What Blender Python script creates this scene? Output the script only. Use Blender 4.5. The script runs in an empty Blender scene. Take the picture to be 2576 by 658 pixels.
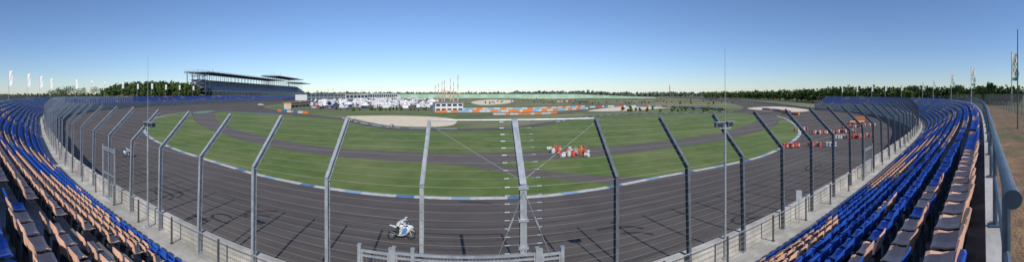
import bpy, math, random
import numpy as np
from mathutils import Vector, Matrix
from mathutils import noise as mnoise
from mathutils.geometry import tessellate_polygon
random.seed(7); rnd=random.random
def U(a,b): return a+(b-a)*rnd()
sc=bpy.context.scene; COL=sc.collection
sc.view_settings.view_transform='Standard'; sc.view_settings.look='None'; sc.view_settings.exposure=0
EYE=10.5; FP=820.0; HX=1288.0; HY=238.0
# ------------------------------------------------ world / sun / camera
SAZ=math.pi-0.30; SEL=math.radians(36)
w=bpy.data.worlds.new("World"); sc.world=w; w.use_nodes=True
nt=w.node_tree; bg=nt.nodes["Background"]
sky=nt.nodes.new("ShaderNodeTexSky"); sky.sky_type='NISHITA'; sky.sun_disc=False
sky.sun_elevation=SEL; sky.sun_rotation=SAZ; sky.altitude=0; sky.air_density=1.0; sky.dust_density=0.1; sky.ozone_density=3.0
mu=nt.nodes.new("ShaderNodeMixRGB"); mu.blend_type='MULTIPLY'; mu.inputs[0].default_value=1; mu.inputs[2].default_value=(.76,.85,1.04,1)
nt.links.new(sky.outputs[0],mu.inputs[1]); nt.links.new(mu.outputs[0],bg.inputs[0]); bg.inputs[1].default_value=0.118
cam=bpy.data.cameras.new("camera"); co=bpy.data.objects.new("camera",cam); COL.objects.link(co)
co.location=(0,0,EYE); co.rotation_euler=(math.pi/2,0,0); sc.camera=co; cam.clip_end=20000; cam.clip_start=.05
cam.type='PANO'; cam.panorama_type='CENTRAL_CYLINDRICAL'
cam.central_cylindrical_range_u_min=-math.pi/2; cam.central_cylindrical_range_u_max=math.pi/2
cam.central_cylindrical_range_v_min=-0.512; cam.central_cylindrical_range_v_max=0.290; cam.central_cylindrical_radius=1.0
sl=bpy.data.lights.new("sun","SUN"); sl.energy=4.4; sl.angle=.009; sl.color=(1,.95,.87)
so=bpy.data.objects.new("sun",sl); COL.objects.link(so)
SD=Vector((math.sin(SAZ)*math.cos(SEL),math.cos(SAZ)*math.cos(SEL),math.sin(SEL)))
so.rotation_euler=SD.to_track_quat('Z','Y').to_euler()
# ------------------------------------------------ materials
MATS={}
def mat(name,col,rough=.7,col2=None,scale=3.0,metal=0.0,bump=0.0,rand=0.0,col3=None,scale2=.1,pos='world',spec=.5,lo=.48,hi=.66):
    if name in MATS: return MATS[name]
    m=bpy.data.materials.new(name); m.use_nodes=True; n=m.node_tree.nodes; l=m.node_tree.links
    b=n["Principled BSDF"]; b.inputs["Roughness"].default_value=rough; b.inputs["Metallic"].default_value=metal
    b.inputs["Specular IOR Level"].default_value=spec
    if col2 is None: col2=tuple(c*.82 for c in col)
    g=n.new("ShaderNodeNewGeometry"); v=g.outputs["Position"]
    t=n.new("ShaderNodeTexNoise"); t.inputs["Scale"].default_value=scale; t.inputs["Detail"].default_value=6
    l.new(v,t.inputs["Vector"])
    r=n.new("ShaderNodeValToRGB"); r.color_ramp.elements[0].position=.36; r.color_ramp.elements[1].position=.64
    r.color_ramp.elements[0].color=(*col2,1); r.color_ramp.elements[1].color=(*col,1)
    l.new(t.outputs["Fac"],r.inputs["Fac"]); out=r.outputs["Color"]
    if col3 is not None:
        t2=n.new("ShaderNodeTexNoise"); t2.inputs["Scale"].default_value=scale2; t2.inputs["Detail"].default_value=5; t2.inputs["Roughness"].default_value=.65; l.new(v,t2.inputs["Vector"])
        r2=n.new("ShaderNodeValToRGB"); r2.color_ramp.elements[0].position=lo; r2.color_ramp.elements[1].position=hi
        l.new(t2.outputs["Fac"],r2.inputs["Fac"])
        mx=n.new("ShaderNodeMixRGB"); l.new(r2.outputs["Color"],mx.inputs[0]); l.new(out,mx.inputs[1]); mx.inputs[2].default_value=(*col3,1); out=mx.outputs[0]
    if rand>0:
        oi=n.new("ShaderNodeObjectInfo"); mr=n.new("ShaderNodeMapRange"); mr.inputs["To Min"].default_value=1-rand; mr.inputs["To Max"].default_value=1+rand
        l.new(oi.outputs["Random"],mr.inputs["Value"])
        hs=n.new("ShaderNodeHueSaturation"); l.new(mr.outputs[0],hs.inputs["Value"]); l.new(out,hs.inputs["Color"]); out=hs.outputs[0]
    l.new(out,b.inputs["Base Color"])
    if bump>0:
        t3=n.new("ShaderNodeTexNoise"); t3.inputs["Scale"].default_value=scale*6; l.new(v,t3.inputs["Vector"])
        bp=n.new("ShaderNodeBump"); bp.inputs["Strength"].default_value=bump; bp.inputs["Distance"].default_value=.05
        l.new(t3.outputs["Fac"],bp.inputs["Height"]); l.new(bp.outputs[0],b.inputs["Normal"])
    MATS[name]=m; return m
M_field=mat("field_grass",(.14,.175,.055),.95,(.09,.12,.038),.02,col3=(.25,.22,.11),scale2=.008,bump=.2,lo=.45,hi=.6)
M_grass=mat("infield_grass",(.108,.162,.028),.95,(.075,.122,.018),.35,col3=(.185,.200,.068),scale2=.06,bump=.4,lo=.46,hi=.72)
M_asph=mat("track_asphalt",(.108,.094,.086),.9,(.091,.080,.073),.25,col3=(.126,.111,.101),scale2=.05,bump=.15,spec=.2)
M_asph2=mat("inner_asphalt",(.138,.122,.110),.9,(.118,.104,.095),.3,bump=.15,spec=.2)
M_gravel=mat("gravel_bed",(.74,.63,.46),.95,(.64,.54,.39),.4,bump=.3)
M_lgreen=mat("painted_runoff",(.14,.32,.20),.8)
M_white=mat("white_paint",(.78,.78,.76),.5); M_blue=mat("blue_paint",(.05,.17,.42),.5); M_red=mat("red_paint",(.62,.06,.03),.5)
M_orange=mat("orange_paint",(.70,.20,.04),.5); M_lblue=mat("pale_blue_paint",(.22,.42,.6),.5)
M_yel=mat("yellow_paint",(.70,.50,.05),.5); M_bikew=mat("pearl_white_fairing",(.62,.64,.66),.3)
M_kw=mat("worn_white_kerb",(.60,.60,.57),.7,(.42,.42,.40),1.5); M_kb=mat("worn_blue_kerb",(.10,.22,.42),.7,(.07,.15,.30),1.5)
M_conc=mat("stand_concrete",(.40,.38,.34),.9,(.27,.255,.23),1.2,col3=(.20,.19,.17),scale2=.5,bump=.3)
M_conc2=mat("pale_concrete",(.52,.50,.46),.9,(.38,.36,.33),1.5,col3=(.30,.29,.26),scale2=.4,bump=.2)
M_step=mat("tread_concrete",(.28,.27,.25),.9,(.17,.165,.155),1.5,col3=(.11,.105,.10),scale2=.6,bump=.3)
M_soil=mat("ochre_soil",(.25,.155,.085),.95,(.14,.085,.05),2.5,col3=(.09,.10,.04),scale2=.25,bump=.8)
M_galv=mat("galvanised_steel",(.42,.45,.47),.45,(.30,.33,.35),4,metal=.35)
M_slate=mat("slate_steel",(.15,.17,.19),.5,(.10,.115,.13),4,metal=.3)  # darker steel tone for the fence posts right of the anchor post
M_galvd=mat("dark_steel",(.11,.125,.14),.5,(.07,.08,.09),4,metal=.3)
M_wire=mat("steel_wire",(.34,.35,.35),.5,metal=.2)
M_pipe=mat("handrail_pipe",(.13,.165,.20),.4,(.09,.12,.15),9,metal=.4)
M_sblue=mat("blue_seat_plastic",(.028,.125,.60),.35,(.022,.095,.48),2,rand=.18)
M_ssal=mat("salmon_seat_plastic",(.82,.50,.36),.4,(.72,.41,.28),2,rand=.12)
M_black=mat("black_rubber",(.02,.02,.02),.7); M_glass=mat("dark_glass",(.03,.04,.05),.15)
M_leaf=mat("foliage",(.065,.105,.025),.9,(.026,.050,.014),.12,col3=(.10,.14,.035),scale2=.03,spec=.2)
M_scrub=mat("scrub_foliage",(.12,.15,.045),.95,(.07,.095,.03),.2,spec=.1)
M_leaff=mat("haze_tinted_foliage",(.13,.165,.14),.95,(.095,.125,.115),.05,spec=.1)  # aerial haze painted into the leaf colour, paler and bluer
M_bark=mat("bark",(.10,.07,.045),.9)
M_skin=mat("skin",(.55,.33,.24),.6)
M_roof=mat("stand_roof_steel",(.10,.11,.125),.6)
M_tier=mat("stand_tier",(.48,.51,.55),.8,(.16,.22,.36),.9,col3=(.26,.31,.42),scale2=.25)
M_wall=mat("green_wall",(.30,.46,.30),.9,(.25,.39,.26),.05)
M_dwall=mat("grey_wall",(.22,.22,.23),.8)
M_beige=mat("beige_render",(.60,.36,.16),.8)
M_skid=mat("rubber_marks",(.036,.034,.033),.8)
# ------------------------------------------------ mesh helpers
class MB:
    def __init__(s): s.v=[]; s.f=[]; s.mi=[]; s.mats=[]
    def m(s,m):
        if m not in s.mats: s.mats.append(m)
        return s.mats.index(m)
    def face(s,pts,m):
        i=len(s.v); s.v+= [tuple(p) for p in pts]; s.f.append(tuple(range(i,i+len(pts)))); s.mi.append(s.m(m))
    def box(s,c,d,m,mx=None):
        i=len(s.v); k=s.m(m)
        for dz in(-.5,.5):
            for dy in(-.5,.5):
                for dx in(-.5,.5):
                    p=Vector((c[0]+dx*d[0],c[1]+dy*d[1],c[2]+dz*d[2]))
                    if mx is not None: p=mx@p
                    s.v.append(tuple(p))
        for f in((0,2,3,1),(4,5,7,6),(0,1,5,4),(2,6,7,3),(0,4,6,2),(1,3,7,5)):
            s.f.append(tuple(i+a for a in f)); s.mi.append(k)
    def tube(s,p,q,r,m,n=8,r2=None,cap=True):
        p=Vector(p);q=Vector(q); r2=r if r2 is None else r2
        d=(q-p)
        if d.length<1e-6: return
        d.normalize(); a=d.orthogonal().normalized(); b=d.cross(a); i=len(s.v); k=s.m(m)
        for j in range(n):
            t=2*math.pi*j/n; o=a*math.cos(t)+b*math.sin(t)
            s.v.append(tuple(p+o*r)); s.v.append(tuple(q+o*r2))
        for j in range(n):
            j2=(j+1)%n; s.f.append((i+2*j,i+2*j2,i+2*j2+1,i+2*j+1)); s.mi.append(k)
        if cap:
            s.f.append(tuple(i+2*j for j in range(n))[::-1]); s.mi.append(k)
            s.f.append(tuple(i+2*j+1 for j in range(n))); s.mi.append(k)
    def torus(s,c,ax,R,r,m,n=16,k2=6):
        c=Vector(c); ax=Vector(ax).normalized(); a=ax.orthogonal().normalized(); b=ax.cross(a); i=len(s.v); k=s.m(m)
        for j in range(n):
            t=2*math.pi*j/n; o=a*math.cos(t)+b*math.sin(t)
            for h in range(k2):
                u=2*math.pi*h/k2; s.v.append(tuple(c+o*(R+r*math.cos(u))+ax*r*math.sin(u)))
        for j in range(n):
            for h in range(k2):
                A=i+j*k2+h;B=i+j*k2+(h+1)%k2;C=i+((j+1)%n)*k2+(h+1)%k2;D=i+((j+1)%n)*k2+h
                s.f.append((A,D,C,B)); s.mi.append(k)
    def mesh(s,name,smooth=False):
        me=bpy.data.meshes.new(name); me.from_pydata(s.v,[],s.f)
        for m in s.mats: me.materials.append(m)
        me.polygons.foreach_set("material_index",s.mi)
        if smooth: me.polygons.foreach_set("use_smooth",[True]*len(s.f))
        me.update(); return me
def obj(name,me,loc=(0,0,0),rot=(0,0,0),parent=None,label=None,cat=None,group=None,kind=None,scale=None):
    o=bpy.data.objects.new(name,me); COL.objects.link(o); o.location=loc; o.rotation_euler=rot
    if scale: o.scale=scale
    if parent: o.parent=parent
    if label: o["label"]=label
    if cat: o["category"]=cat
    if group: o["group"]=group
    if kind: o["kind"]=kind
    return o
# ------------------------------------------------ ground survey helpers
def G(x,y,z=0.0):
    a=(x-HX)/FP; d=(EYE-z)*FP/(y-HY); return Vector((d*math.sin(a),d*math.cos(a),z))
def POL(x,d,z=0.0):
    a=(x-HX)/FP; return Vector((d*math.sin(a),d*math.cos(a),z))
def catmull(P,n=6,closed=False):
    out=[];N=len(P)
    for i in range(N if closed else N-1):
        if closed: p0,p1,p2,p3=P[i-1],P[i],P[(i+1)%N],P[(i+2)%N]
        else: p0,p1,p2,p3=P[max(i-1,0)],P[i],P[i+1],P[min(i+2,N-1)]
        for j in range(n):
            t=j/n; out.append(tuple(.5*((2*b)+(-a+c)*t+(2*a-5*b+4*c-d)*t*t+(-a+3*b-3*c+d)*t**3) for a,b,c,d in zip(p0,p1,p2,p3)))
    if not closed: out.append(tuple(P[-1]))
    return out
def sheet(name,pts,z,m,kind="structure"):
    pts=[Vector((p[0],p[1],z)) for p in pts]
    tr=tessellate_polygon([pts]); me=bpy.data.meshes.new(name)
    fs=[]
    for t in tr:
        a,b,c=[pts[i] for i in t]
        fs.append(tuple(t) if (b-a).cross(c-a).z>0 else tuple(reversed(t)))
    me.from_pydata([tuple(p) for p in pts],[],fs); me.materials.append(m); me.update()
    return obj(name,me,kind=kind)
def pxpoly(name,px,z,m,smooth=True):
    P=catmull(px,5,True) if smooth else px
    return sheet(name,[G(*p) for p in P],z,m)
def resample(P,step):
    L=[0]
    for i in range(1,len(P)): L.append(L[-1]+(P[i]-P[i-1]).length)
    n=max(2,int(L[-1]/step)); out=[];j=0
    for k in range(n+1):
        s=L[-1]*k/n
        while j<len(P)-2 and L[j+1]<s: j+=1
        d=L[j+1]-L[j]; out.append(P[j].lerp(P[j+1],(s-L[j])/d if d>0 else 0))
    return out
def ribbon(name,P,wd,z,m,ms=None,seg=None,kind="structure"):
    P=[Vector((p[0],p[1],0)) for p in P]
    R=resample(P,seg or 4.0); b=MB()
    for i in range(len(R)-1):
        t0=(R[min(i+1,len(R)-1)]-R[max(i-1,0)]).normalized(); t1=(R[min(i+2,len(R)-1)]-R[i]).normalized()
        n0=Vector((-t0.y,t0.x,0))*wd/2; n1=Vector((-t1.y,t1.x,0))*wd/2
        q=[R[i]-n0,R[i+1]-n1,R[i+1]+n1,R[i]+n0]
        b.face([(p.x,p.y,z) for p in q], m if ms is None else ms[i%len(ms)])
    return obj(name,b.mesh(name),kind=kind)
# ------------------------------------------------ fence line F
FPT=[(-460,640),(-420,530),(-370,400),(-330,290),(-300,205),(-270,135),(-225,76),(-165,34),(-106,15.5),(-67.5,9.6),(-42,7.2),(-28,6.7),(-14,7.8),(0,9.6),(14,11.4),(28,13.6),(52,18.3),(73,24.6),(101,37),(138,62),(165,90),(180,115),(190,142)]
FR=resample([Vector((p[0],p[1],0)) for p in catmull(FPT,16)],1.0)
FL=[0]
for i in range(1,len(FR)): FL.append(FL[-1]+(FR[i]-FR[i-1]).length)
i0=min(range(len(FR)),key=lambda i:FR[i].length); S0=FL[i0]; D0=FR[i0].length; SMIN=-S0; SMAX=FL[-1]-S0
FLa=np.array(FL)-S0; FX=np.array([p.x for p in FR]); FYy=np.array([p.y for p in FR])
def Fpt(s,off=0.0,z=0.0):
    x=np.interp(s,FLa,FX); y=np.interp(s,FLa,FYy)
    h=1.5; a=min(max(s,SMIN+h),SMAX-h)
    tx=np.interp(a+h,FLa,FX)-np.interp(a-h,FLa,FX); ty=np.interp(a+h,FLa,FYy)-np.interp(a-h,FLa,FYy)
    l=math.hypot(tx,ty); tx/=l; ty/=l
    return Vector((x+ty*off,y-tx*off,z)), math.atan2(ty,tx)
def AZ(p): return math.atan2(p.x,p.y)
def sweep(name,prof,mats,s0,s1,step,kind="structure",label=None,cat=None):
    b=MB(); ss=[]; s=s0
    while s<s1:
        ss.append(s); s+=step if abs(s)<60 else step*3
    ss.append(s1)
    rows=[]
    for s in ss: rows.append([Fpt(s,o,z)[0] for o,z in prof])
    for i in range(len(ss)-1):
        for j in range(len(prof)-1):
            b.face([rows[i][j],rows[i][j+1],rows[i+1][j+1],rows[i+1][j]],mats[j])
    return obj(name,b.mesh(name),kind=kind,label=label,cat=cat)
# ------------------------------------------------ ground & surfaces
b=MB(); R=9000
rings=[0,200,600,1500,4000,R]; nseg=48
for i in range(len(rings)-1):
    for j in range(nseg):
        a0=2*math.pi*j/nseg;a1=2*math.pi*(j+1)/nseg
        p=lambda r,a:(r*math.cos(a),r*math.sin(a),0)
        if i==0: b.face([p(0,0),p(rings[1],a0),p(rings[1],a1)],M_field)
        else: b.face([p(rings[i],a0),p(rings[i+1],a0),p(rings[i+1],a1),p(rings[i],a1)],M_field)
obj("ground",b.mesh("ground"),kind="structure")
left=[Fpt(s,.2)[0] for s in np.linspace(SMIN,SMAX,260)]
upper=[(1960,264),(1860,253),(1770,245.5),(1690,243.5),(1660,244.5),(1750,249),(1835,258),(1872,268),(1862,276),(1800,282),(1600,284),(1480,290),(1400,304),(1300,318),(1150,322.5),(980,319),(925,310),(885,302),(850,295),(760,286),(705,280),(665,270),(662,266),(700,261),(770,256.5),(800,254),(790,251),(760,250.5)]
sheet("race_track_road",[(p.x,p.y) for p in left]+[G(*p) for p in upper],.012,M_asph)
K=[(480,281),(430,287),(390,297),(368,311),(363,328),(373,342),(395,356),(440,375),(500,395),(560,414),(640,437),(720,455),(800,470),(900,484),(1000,493),(1150,499),(1300,497),(1380,492),(1450,483),(1520,473),(1600,457),(1700,438),(1800,420),(1900,398),(1960,375),(1998,352),(2012,335),(2005,318),(1980,300),(1955,291)]
Kc=catmull(K,5)
A_in=[(1560,464),(1400,450),(1250,432),(1180,418),(1100,412),(950,403),(780,385),(640,360),(540,330),(492,306),(484,290)]
cut=[i for i,p in enumerate(Kc) if p[0]>1560 and p[1]<480][0]
A=Kc[:cut]+catmull(A_in,4)
sheet("infield_grass",[G(*p) for p in A],.024,M_grass)
cut2=[i for i,p in enumerate(Kc) if p[0]>1650 and p[1]<480][0]
B_in=[(1962,300),(1940,320),(1830,350),(1700,370),(1560,387),(1400,400),(1250,410),(1330,425),(1450,438),(1645,447)]
sheet("infield_grass",[G(*p) for p in Kc[cut2:]+catmull(B_in,4)],.024,M_grass)
C=[(548,282),(541,290),(553,306),(600,327),(720,355),(850,373),(1000,381),(1150,385),(1300,382),(1450,375),(1600,362),(1750,345),(1850,325),(1903,303),(1900,290),(1850,284),(1800,284.5),(1600,288),(1480,296),(1400,310),(1300,324),(1150,329),(980,325.5),(890,310),(850,301),(760,292),(700,287),(640,284),(590,281.5)]
pxpoly("infield_grass",C,.024,M_grass)
pxpoly("inner_loop_road",[(486,283),(545,282),(541,290),(553,306),(600,327),(720,355),(850,373),(1000,381),(1150,385),(1300,382),(1450,375),(1600,362),(1750,345),(1850,325),(1903,303),(1900,290),(1955,291),(1962,300),(1940,320),(1830,350),(1700,370),(1560,387),(1400,400),(1250,410),(1330,425),(1450,438),(1640,445),(1560,462),(1400,450),(1250,432),(1180,418),(1100,412),(950,403),(780,385),(640,360),(540,330),(492,306)],.018,M_asph2,False)
pxpoly("gravel_trap_ground",[(872,292.5),(930,291),(1000,291),(1080,293),(1143,299),(1149,306),(1135,315),(1080,319),(985,316),(930,307),(895,299)],.030,M_gravel)
pxpoly("gravel_trap_ground",[(1185,257),(1225,250.5),(1290,252),(1275,260),(1215,264)],.030,M_gravel)
pxpoly("gravel_trap_ground",[(1480,279),(1530,271),(1600,266.5),(1700,268),(1640,274),(1560,279)],.030,M_gravel)
pxpoly("gravel_trap_ground",[(1880,272),(1960,268),(2035,276),(2010,281),(1940,279)],.032,M_gravel)
pxpoly("gravel_trap_ground",[(1300,247),(1400,245.5),(1480,246),(1400,248)],.030,M_gravel)
pxpoly("painted_runoff_ground",[(482,284.5),(500,280),(548,277.5),(520,283)],.034,M_lgreen,False)
pxpoly("paddock_ground",[(776,256),(800,250),(950,246),(1090,249),(1098,262),(1092,274),(940,275),(790,274)],.018,M_asph2)
pxpoly("meadow_ground",[(1160,300),(1300,291),(1440,286),(1470,282),(1300,283),(1100,285),(900,284),(800,279),(720,279),(860,291),(1010,288)],.014,M_grass)
KW=[G(*p) for p in Kc]
ribbon("kerb",KW,.85,.036,None,[M_kw,M_kb,M_kw,M_kw,mat("worn_sky_blue_kerb",(.28,.42,.55),.7),M_kw],1.9)
ribbon("kerb",[G(*p) for p in catmull([(560,279.5),(600,281),(650,284),(700,287)],6)],3.0,.036,M_blue)
ribbon("kerb",[G(*p) for p in catmull([(1400,306),(1480,293),(1600,285.5),(1780,283),(1850,280)],6)],1.2,.036,None,[M_white,M_blue],3)
ribbon("kerb",[G(*p) for p in catmull([(860,296),(900,307),(985,320),(1080,323.5),(1150,323.5)],6)],.8,.036,None,[M_white,M_white,M_blue],3)
def rr(px,wd,m=M_asph2,z=.022): ribbon("service_road",[G(*p) for p in catmull(px,8)],wd,z,m)
rr([(1150,291),(1300,289),(1420,283),(1480,274),(1560,263),(1700,255),(1800,253)],10)
rr([(1180,262),(1290,259),(1400,256),(1500,259),(1600,257),(1660,252),(1560,248)],12)
rr([(1290,270),(1400,265),(1520,264),(1640,267),(1800,266)],8,M_asph2,.026)
rr([(700,277),(860,282),(1000,284),(1160,286),(1290,283)],5)
rr([(1250,247),(1400,248),(1600,247),(1700,249)],14)
for k,(o,wd) in enumerate([(6,.08),(10.5,.10),(15,.08),(20,.10)]):
    ribbon("track_seam_road",[Fpt(s,-o)[0] for s in np.linspace(-100,90,80)],wd,.020+.0005*k,mat("seam_dark",(.07,.065,.062),.8),seg=3)
ribbon("track_edge_line_road",[Fpt(s,-2.2)[0] for s in np.linspace(-200,200,160)],.12,.022,M_white,seg=4)
for j,(x,y,rr0,st,le) in enumerate([(425,486,1.6,0,5.2),(560,548,.9,1,4.8),(1880,548,1.2,.4,5.0),(700,560,3.0,2.2,1.3),(1560,600,2.6,.5,1.5),(1160,540,6,1.2,.8),(2060,420,2,.5,4)]):
    c=G(x,y); P=[(c.x+rr0*(1+.1*t)*math.cos(st+t),c.y+rr0*.8*math.sin(st+t)) for t in np.linspace(0,le,26)]
    ribbon("tyre_mark_road",P,.28,.026+.001*j,M_skid,seg=.35)
    ribbon("tyre_mark_road",[(p[0]+.25,p[1]-1.3) for p in P[:18]],.22,.0265+.001*j,M_skid,seg=.35)
for j,(o,s0,s1) in enumerate([(12.6,-60,30),(13.9,-60,30),(17.5,-30,60),(16.3,-40,50),(8.2,-30,40)]):
    ribbon("tyre_mark_road",[Fpt(s,-(o+1.2*math.sin(s*.04)))[0] for s in np.linspace(s0,s1,50)],.3,.0190+.0004*j,mat("faint_rubber",(.074,.067,.062),.85),seg=1.5)
# ------------------------------------------------ terrace
ZW=3.7; NR=10; O1=1.8; PW=.78
ZT=[4.0+.49*k for k in range(NR)]
OB=D0+.03
prof=[(-.45,0),(-.45,4.5),(-.2,4.5),(-.2,ZW),(O1,ZW),(O1,ZT[0])]; mats=[M_conc2,M_conc2,M_conc2,M_conc2,M_conc]
for k in range(NR):
    e=O1+PW*(k+1) if k<NR-1 else OB
    prof.append((e,ZT[k])); mats.append(M_step)
    prof.append((e,ZT[k+1] if k<NR-1 else 9.15)); mats.append(M_conc)
prof+= [(OB+.2,9.15),(OB+.2,8.1)]; mats+=[M_conc2,M_conc2]
sweep("spectator_terrace",prof,mats,SMIN,SMAX,1.5,kind=None,label="stepped concrete spectator terrace curving around the track",cat="terrace")
sweep("embankment_ground",[(OB+.2,8.1),(OB+2,8.2),(OB+8,8.0),(OB+34,0)],[M_soil,M_soil,M_field],-330,SMAX,3)
# ------------------------------------------------ seats
prf=[(-.215,.80),(-.185,.66),(-.15,.52),(-.09,.435),(.05,.415),(.17,.43),(.22,.415)]
def seat_mesh(m,full=True):
    b=MB(); xs=[-.21,-.13,0,.13,.21] if full else [-.2,.2]
    P=prf if full else [prf[0],prf[3],prf[6]]
    def pt(i,x,dn=0):
        y,z=P[i]; e=(abs(x)/.21)**2
        back=i<3 if full else i<1
        if back: yy=y+.05*e; zz=z-(.05*e if i==0 else 0)
        else: yy=y; zz=z+.035*e
        if full and i==0: x=x*.82
        return (x,yy+ (-.018 if dn else 0)*(1 if back else .3), zz-(.02 if dn and not back else 0))
    for dn in ((0,1) if full else (0,)):
        for i in range(len(P)-1):
            for j in range(len(xs)-1):
                q=[pt(i,xs[j],dn),pt(i,xs[j+1],dn),pt(i+1,xs[j+1],dn),pt(i+1,xs[j],dn)]
                b.face(q if not dn else q[::-1],m)
    if full:
        for i in range(len(P)-1):
            for x in (xs[0],xs[-1]): b.face([pt(i,x,0),pt(i+1,x,0),pt(i+1,x,1),pt(i,x,1)],m)
        for i in (0,len(P)-1):
            for j in range(len(xs)-1): b.face([pt(i,xs[j],0),pt(i,xs[j+1],0),pt(i,xs[j+1],1),pt(i,xs[j],1)],m)
    return b
SB=seat_mesh(M_sblue); SS=seat_mesh(M_ssal); SL=seat_mesh(M_sblue,False)
bk=MB(); bk.box((0,-.1,.2),(.3,.05,.4),M_galvd); bk.box((0,0,.385),(.3,.26,.03),M_galvd); bkm=bk.mesh("seat_bracket")
mB=SB.mesh("blue_seat",True); mS=SS.mesh("salmon_seat",True)
def salmon(k,s):
    v=mnoise.noise(Vector((s*.16,k*.30,1.7)))+.45*mnoise.noise(Vector((s*.55,k*.9,5.)))
    if s<0:
        if s>-13: th=-.35 if 2<=k<=8 else (.35 if k==9 else .05)
        elif s>-26: th=-.15 if k<=7 else .15
        elif s>-60: th=.20
        else: th=.42
    else:
        if s<14: th=-.25 if k==9 else (.0 if k<=3 else .22)
        elif s<26: th=.0
        elif s<60: th=.2
        else: th=.42
    return v>th
seats=[]; far=MB()
for k in range(NR):
    off=O1+PW*k+(.40 if k<NR-1 else .34); s=SMIN+2
    while s<SMAX-2:
        if ((s+8)%22)>1.3:
            p,a=Fpt(s,off,ZT[k]); d=math.hypot(p.x,p.y)
            az=AZ(p); dep=(EYE-ZT[k]-.8)/max(d,.01)
            if abs(az)<1.68 and dep<.60 and d>1.3: seats.append((math.sqrt(d*d+(EYE-ZT[k])**2),p,a,k,s))
        s+=.52 if abs(s)<230 else 1.04
seats.sort(key=lambda t:t[0])
for n,(d,p,a,k,s) in enumerate(seats):
    sal=salmon(k,s)
    if n<300:
        o=obj("stadium_seat",mS if sal else mB,loc=p,rot=(U(-.04,.04),0,a+U(-.05,.05)),group="seats in rows on the terrace",cat="seat",
          label="salmon orange plastic bucket seat on concrete terrace" if sal else "blue plastic bucket seat on concrete terrace")
        if d<14: obj("seat_bracket",bkm,parent=o)
    else:
        m=M_ssal if sal else M_sblue; ca,sa=math.cos(a),math.sin(a); bb=SL if d>55 else SB
        sc1=2.0 if abs(s)>=230 else 1.0
        i=len(far.v); mi=far.m(m)
        far.v+=[(p.x+ca*x*sc1-sa*y,p.y+sa*x*sc1+ca*y,p.z+z) for x,y,z in bb.v]
        for f in bb.f: far.f.append(tuple(i+q for q in f)); far.mi.append(mi)
obj("stadium_seats",far.mesh("stadium_seats"),kind="stuff",label="rows of blue and salmon plastic seats along the terrace",cat="seats")
# ------------------------------------------------ catch fence
KZ=4.1; TY=1.95; TZ=5.85
def wirey(z): return .08*z/KZ
def postmesh(w_,d_,m=M_galv):
    b=MB()
    for p,q in (((0,0,0),(0,.08,KZ)),((0,.08,KZ),(0,TY,TZ))):
        p=Vector(p);q=Vector(q);c=(p+q)/2; ang=math.atan2(q.y-p.y,q.z-p.z); mx=Matrix.Translation(c)@Matrix.Rotation(-ang,4,'X'); L=(q-p).length+.05
        b.box((0,-d_/2,0),(w_,.016,L),m,mx); b.box((0,d_/2,0),(w_,.016,L),m,mx); b.box((0,0,0),(w_*.35,d_-.016,L),m,mx)
    return b
pm=postmesh(.11,.17).mesh("fence_post"); pmd=postmesh(.11,.17,M_slate).mesh("fence_post")
plb=MB(); plb.box((0,0,.012),(.3,.3,.024),M_galv); plm=plb.mesh("base_plate")
hgt=[.25+.24*i for i in range(17)]
wl=[(wirey(z),z) for z in hgt if z<KZ]; 
nO=9
wl+=[(.08+(TY-.08)*i/nO,KZ+(TZ-KZ)*i/nO) for i in range(0,nO+1)]
def baymesh(L,r):
    b=MB()
    for y,z in wl: b.tube((-L/2,y-.11,z),(L/2,y-.11,z),r,M_wire,4,cap=False)
    return b.mesh("cable_net")
bm3=baymesh(3.0,.0030)
k=-95; ks=[]
while True:
    s=1.4+3*k
    if s>SMAX-2: break
    ks.append(s); k+=1
for s in ks:
    p,a=Fpt(s,0,ZW); d=math.hypot(p.x,p.y)
    if abs(s-1.4)<1e-6: cp,ca_=p,a; continue
    dk=s>4
    o=obj("fence_post",pmd if dk else pm,loc=p,rot=(U(-.012,.012),U(-.008,.008),a),label="dark slate catch fence post kinked over the track" if dk else "pale galvanised catch fence post kinked over the track",cat="fence post",group="catch fence posts")
    if d<30: obj("base_plate",plm,parent=o)
for i in range(len(ks)-1):
    p0,_=Fpt(ks[i],0,ZW); p1,_=Fpt(ks[i+1],0,ZW); m=(p0+p1)/2; d=p1-p0; 
    obj("cable_fence",bm3,loc=m,rot=(0,0,math.atan2(d.y,d.x)),scale=(d.length/3.0,1,1),label="horizontal steel cables strung between catch fence posts",cat="fence",group="catch fence cable nets")
cpo=obj("anchor_post",postmesh(.2,.2).mesh("anchor_post"),loc=cp,rot=(0,0,ca_),label="thick grey steel anchor post with cable tensioners",cat="fence post")
tb=MB(); tb.tube((.12,0,0),(.42,0,0),.006,M_galv,4); tb.tube((.41,0,0),(.56,0,0),.016,M_galv,6); tb.box((.58,0,0),(.04,.03,.04),M_galvd)
tbm=tb.mesh("cable_tensioner")
for y,z in wl:
    for sg in(0,math.pi): obj("cable_tensioner",tbm,loc=(0,y-.12,z),rot=(0,0,sg),parent=cpo)
for z in(1.1,2.3,3.1,4.05):
    cl=MB(); cl.box((0,wirey(z),z),(.3,.3,.07),M_galv); obj("clamp_plate",cl.mesh("clamp_plate"),parent=cpo)
for p,q in (((0,.2,KZ+.1),(-2.95,1.75,TZ-.1)),((0,.2,KZ+.1),(2.95,1.75,TZ-.1)),((0,-.1,KZ-.1),(-1.6,-.15,.05)),((0,-.1,KZ-.1),(1.6,-.15,.05)),((0,-.1,2.3),(-1.6,-.15,.05)),((0,-.1,2.3),(1.6,-.15,.05))):
    br=MB(); br.tube(p,q,.007,M_galv,5); 
    if q[2]<1:
        P_=Vector(p);Q_=Vector(q); br.tube(P_.lerp(Q_,.2),P_.lerp(Q_,.29),.03,M_galv,6)
    obj("brace_cable",br.mesh("brace_cable"),parent=cpo)
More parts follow.
